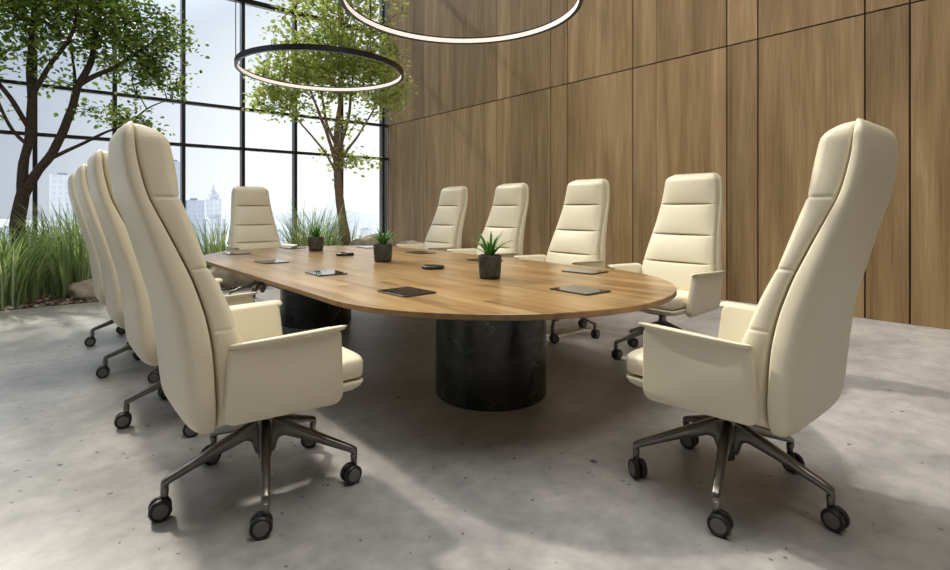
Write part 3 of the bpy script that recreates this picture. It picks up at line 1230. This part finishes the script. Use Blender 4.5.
def make_tree(name, label, base, limbs, blobs, npts, leaves_per, leaf, mats, seed, spread=.11, rmin=.0032, cat='tree'):
    random.seed(seed)
    root = empty(name, base)
    tag(root, label, cat)
    trunk = MB()
    nodes, par, rad = [], [], []
    for pts, rads, attach in limbs:
        pts = [V(p) for p in pts]
        # resample for smoothness and attraction nodes
        P, R_ = [], []
        for i in range(len(pts) - 1):
            p0 = pts[max(0, i - 1)]
            p1, p2 = pts[i], pts[i + 1]
            p3 = pts[min(len(pts) - 1, i + 2)]
            for q in range(6):
                t = q / 6
                p = .5 * ((2 * p1) + (-p0 + p2) * t + (2 * p0 - 5 * p1 + 4 * p2 - p3) * t * t + (-p0 + 3 * p1 - 3 * p2 + p3) * t ** 3)
                r = rads[i] * (1 - t) + rads[i + 1] * t
                wob = V((noise.noise(p * 3 + V((seed, 0, 0))), noise.noise(p * 3 + V((0, seed, 9))), 0)) * .025
                P.append(p + wob * min(1, p.z))
                R_.append(r * (1 + .10 * noise.noise(p * 9)))
        P.append(pts[-1])
        R_.append(rads[-1])
        trunk.tube(P, R_, 10)
        for p in P:
            if p.z > .9:
                nodes.append(p)
    pts = []
    while len(pts) < npts:
        c, r, wgt = random.choice(blobs)
        if random.random() > wgt:
            continue
        q = V((random.gauss(0, 1), random.gauss(0, 1), random.gauss(0, 1))).normalized() * random.random() ** .42
        pts.append(V(c) + V((q.x * r[0], q.y * r[1], q.z * r[2])))
    pts.sort(key=lambda p: min((p - n).length for n in nodes))
    lv = MB()
    for p in pts:
        best, bd = None, 1e9
        for nd in nodes:
            d = (nd - p).length + max(0, nd.z - p.z + .05) * 1.4
            if d < bd:
                bd, best = d, nd
        Ln = (best - p).length
        up = V((0, 0, Ln * .16))
        mid = best.lerp(p, .5) + up * random.uniform(.2, 1) + V((random.gauss(0, .05), random.gauss(0, .05), 0)) * Ln
        m1, m2 = best.lerp(mid, .55), mid.lerp(p, .5)
        r0 = rmin * (1.2 + 3.2 * min(1.2, Ln))
        trunk.tube([best, m1, mid, m2, p], [r0, r0 * .85, r0 * .7, r0 * .5, r0 * .28], 5)
        nodes += [m1, mid, m2, p]
        for k in range(leaves_per):
            if random.random() < .6:
                c = p + V((random.gauss(0, spread), random.gauss(0, spread), random.gauss(0, spread * .75)))
            else:
                c = mid.lerp(p, random.random()) + V((random.gauss(0, spread * .6), random.gauss(0, spread * .6), random.gauss(0, spread * .5)))
            s = leaf * random.uniform(.7, 1.25)
            d = V((random.gauss(0, 1), random.gauss(0, 1), random.gauss(-.25, .5))).normalized()
            nrm = V((random.gauss(0, .6), random.gauss(0, .6), 1)).normalized()
            side = d.cross(nrm).normalized()
            nrm = side.cross(d)
            f = nrm * s * .12
            vs = [c, c + d * s * .35 + side * s * .36 + f, c + d * s * .75 + side * s * .26 + f, c + d * s,
                  c + d * s * .75 - side * s * .26 + f, c + d * s * .35 - side * s * .36 + f]
            lv.add(vs, [(0, 1, 2, 3), (0, 3, 4, 5)])
    # keep the crown inside the room
    b = V(base)
    keep = lambda p: V((min(p[0], XW - .06 - b.x), min(p[1], YW - .06 - b.y), p[2]))
    trunk.v = [tuple(keep(p)) for p in trunk.v]
    lv.v = [tuple(keep(p)) for p in lv.v]
    trunk.build('trunk', mats[0], root, smooth=70)
    tag(lv.build('foliage', mats[1], root, smooth=0), kind='stuff')
    return root


limbs1 = [
    ([(0, 0, -.03), (-.01, 0, .35), (-.03, 0, .75), (-.005, 0, 1.10), (.04, 0, 1.24)], [.110, .082, .072, .068, .064], None),
    ([(.0, 0, 1.12), (.01, .02, 1.45), (.07, .03, 1.92), (.09, .02, 2.3), (.06, .05, 2.8), (.12, .1, 3.5), (.10, .12, 4.4)],
     [.054, .049, .044, .038, .032, .024, .012], None),
    ([(.02, 0, 1.16), (.13, -.02, 1.40), (.30, -.02, 1.72), (.42, -.04, 2.10), (.52, 0, 2.45), (.62, 0, 2.75), (.72, .1, 3.3), (.80, .1, 4.0)],
     [.056, .050, .048, .045, .041, .036, .026, .012], None),
    ([(.08, .02, 2.25), (.22, -.1, 2.6), (.42, -.2, 3.0), (.55, -.3, 3.6)], [.03, .026, .02, .01], None),
    ([(.06, .02, 1.95), (-.08, -.05, 2.2), (-.3, -.1, 2.6), (-.5, -.1, 3.3)], [.03, .026, .02, .01], None),
    ([(.03, .0, 1.75), (-.12, -.05, 1.95), (-.3, -.15, 2.5), (-.35, -.2, 3.0)], [.022, .018, .014, .01], None),
    ([(.20, -.02, 1.55), (.45, 0, 1.72), (.75, .05, 1.92), (1.05, .1, 2.12), (1.3, .1, 2.35), (1.55, .1, 2.5)], [.024, .02, .016, .012, .009, .005], None),
    ([(.44, -.04, 2.15), (.50, .1, 2.5), (.45, .2, 3.1)], [.026, .02, .01], None),
    ([(.54, 0, 2.5), (.72, .05, 2.68), (.95, .1, 2.85), (1.2, .1, 3.1), (1.5, .2, 3.4)], [.034, .028, .022, .016, .008], None),
]
blobs1 = [((.45, 0, 3.35), (.75, .7, .50), 1), ((-.35, -.1, 3.25), (.8, .8, .60), 1), ((1.05, .1, 3.3), (.75, .7, .48), 1),
          ((.2, 0, 4.0), (1.3, 1.1, .7), .7), ((1.25, .1, 2.78), (.50, .4, .28), .38), ((.95, 0, 2.15), (.5, .35, .20), .10),
          ((-.5, 0, 2.3), (.45, .4, .4), .14), ((-.9, 0, 3.4), (.8, .9, .8), .6), ((.1, 0, 2.75), (.5, .4, .3), .10)]
make_tree('indoor_tree', 'big dark-barked leafy tree at the left, its trunk forked low', (-.115, 8.0, .01), limbs1, blobs1, 600, 21, .061,
          (M['bark_a'], M['leaf_a']), 7, rmin=.0045)

limbs2 = [
    ([(.05, 0, -.03), (.10, 0, .42), (.02, 0, .85), (-.03, 0, 1.25), (-.06, 0, 1.60), (-.05, 0, 1.75)], [.105, .088, .075, .068, .066, .06], None),
    ([(-.06, 0, 1.6), (-.08, .02, 2.1), (-.02, 0, 2.7), (.02, 0, 3.3), (.0, 0, 4.4)], [.05, .044, .036, .026, .01], None),
    ([(-.07, 0, 1.65), (-.20, -.03, 2.05), (-.38, -.1, 2.45), (-.62, -.15, 2.9), (-.85, -.2, 3.4)], [.036, .03, .024, .017, .008], None),
    ([(-.05, 0, 1.70), (.03, .05, 2.1), (.16, .05, 2.6), (.28, .1, 3.3), (.32, .1, 4.2)], [.036, .032, .026, .018, .008], None),
    ([(-.06, 0, 1.55), (-.28, .05, 1.95), (-.62, .1, 2.35), (-1.0, .1, 2.7)], [.022, .018, .013, .006], None),
    ([(0, 0, 1.8), (.2, -.1, 2.15), (.48, -.15, 2.6), (.75, -.2, 3.2)], [.024, .02, .015, .007], None),
    ([(-.07, 0, 2.0), (-.22, .1, 2.5), (-.3, .1, 3.1), (-.4, .1, 3.9)], [.028, .024, .018, .008], None),
]
blobs2 = [((-.1, 0, 3.35), (.65, .7, .55), 1), ((-.1, 0, 3.95), (1.05, .9, .7), 1), ((-.80, -.1, 3.1), (.62, .6, .45), .75),
          ((.60, -.1, 3.35), (.7, .6, .55), .75), ((-1.0, 0, 2.65), (.5, .4, .25), .28), ((.75, -.3, 2.85), (.5, .5, .3), .28),
          ((.10, 0, 1.85), (.50, .4, .22), .14), ((0, 0, 2.5), (.6, .5, .3), .14), ((.1, 0, 4.7), (1.2, 1, .6), .6)]
make_tree('indoor_tree', 'slender pale-leaved tree growing behind the table before the windows', (3.92, 8.15, .01), limbs2, blobs2, 640, 15, .074,
          (M['bark_b'], M['leaf_b']), 9, rmin=.005)

# ------------------------------------------------------------------ grasses and boulders


def grass(x, y, h, r, n, seed, label, droop=1.0):
    random.seed(seed)
    b = MB()
    for k in range(n):
        a = random.uniform(0, 6.283)
        rr = r * .85 * random.random() ** .5
        p = V((rr * math.cos(a), rr * math.sin(a), -.02))
        a2 = a + random.gauss(0, .7)
        L_ = 1.08 * h * random.uniform(.55, 1.18)
        th = random.uniform(.0, .24)
        bend = random.uniform(.05, .26) * droop
        w = random.uniform(.005, .0095)
        ca, sa = math.cos(a2), math.sin(a2)
        side = V((-sa, ca, 0))
        vs = []
        m = 7
        for i in range(m + 1):
            q = i / m
            ww = w * (1 - q ** 2.2) + .0007
            vs += [p + side * ww, p - side * ww]
            p = p + V((ca * math.sin(th), sa * math.sin(th), math.cos(th))) * L_ / m
            th += bend * (.4 + q * 1.2)
        b.add(vs, [(2 * i, 2 * i + 1, 2 * i + 3, 2 * i + 2) for i in range(m)])
    o = b.build('ornamental_grass', M['blade'], loc=(x, y, .02), smooth=60)
    for v_ in o.data.vertices:
        g = v_.co / K + V((x, y, 0))
        if g.y > YW - .05:
            v_.co.y = (YW - .05 - y) * K
    return tag(o, label, 'grass', 'ornamental grass clumps in the planting bed')


grass(-.32, 7.30, .80, .42, 520, 1, 'ornamental grass clump at the left photo edge, in front of the tree trunk')
grass(.42, 7.75, .98, .46, 620, 2, 'tall ornamental grass clump behind the boulder, right of the big trunk')
grass(2.02, 8.1, .85, .30, 200, 3, 'sparse ornamental grass clump left of the far head chair')
grass(3.35, 7.95, 1.02, .40, 420, 4, 'tall pale grass clump left of the slender tree, behind the far succulent')
grass(-.95, 7.8, .9, .45, 420, 5, 'ornamental grass clump left of the big trunk, behind the edge clump')
grass(-.05, 8.75, .85, .50, 420, 8, 'ornamental grass clump right behind the big trunk, against the glass')
grass(1.15, 8.5, .8, .45, 380, 12, 'grass clump glimpsed behind the tops of the left row of chairs')
grass(4.15, 8.45, .75, .22, 90, 6, 'thin tuft of grass just right of the slender tree trunk')


def boulder(x, y, s, seed, label, rz=0):
    b = MB()
    nu, nv = 40, 22
    rings = []
    for i in range(nv + 1):
        ph = math.pi * i / nv
        ring = []
        for j in range(nu):
            t = 2 * math.pi * j / nu
            d = V((math.sin(ph) * math.cos(t), math.sin(ph) * math.sin(t), -math.cos(ph)))
            k = 1 + .20 * noise.noise(d * 1.3 + V((seed, 0, 0))) + .09 * noise.noise(d * 3.4 + V((0, seed, 0))) + .03 * noise.noise(d * 9 + V((0, 0, seed)))
            d2 = V((sup(d.x, .85), sup(d.y, .85), sup(d.z, .8)))
            ring.append(V((d2.x * s[0] * k, d2.y * s[1] * k, d2.z * s[2] * k)))
        rings.append(ring)
    b.rings(rings)
    o = b.build('boulder', M['rock'], loc=(x, y, s[2] * .62), smooth=70, rotz=rz)
    return tag(o, label, 'boulder', 'boulders in the planting bed')


boulder(.62, 7.33, (.36, .22, .135), 1, 'long smooth tan boulder at the left, in front of the tall grass', .25)
boulder(1.98, 7.22, (.32, .25, .22), 2, 'brown rough boulder seen below the left edge of the table')
boulder(4.35, 7.75, (.42, .30, .36), 3, 'pale boulder beyond the table, right of the slender tree')
boulder(5.15, 7.9, (.34, .28, .26), 4, 'pale boulder in the corner next to the wooden wall')
boulder(2.75, 7.6, (.30, .24, .22), 6, 'low pale boulder right behind the far head chair')
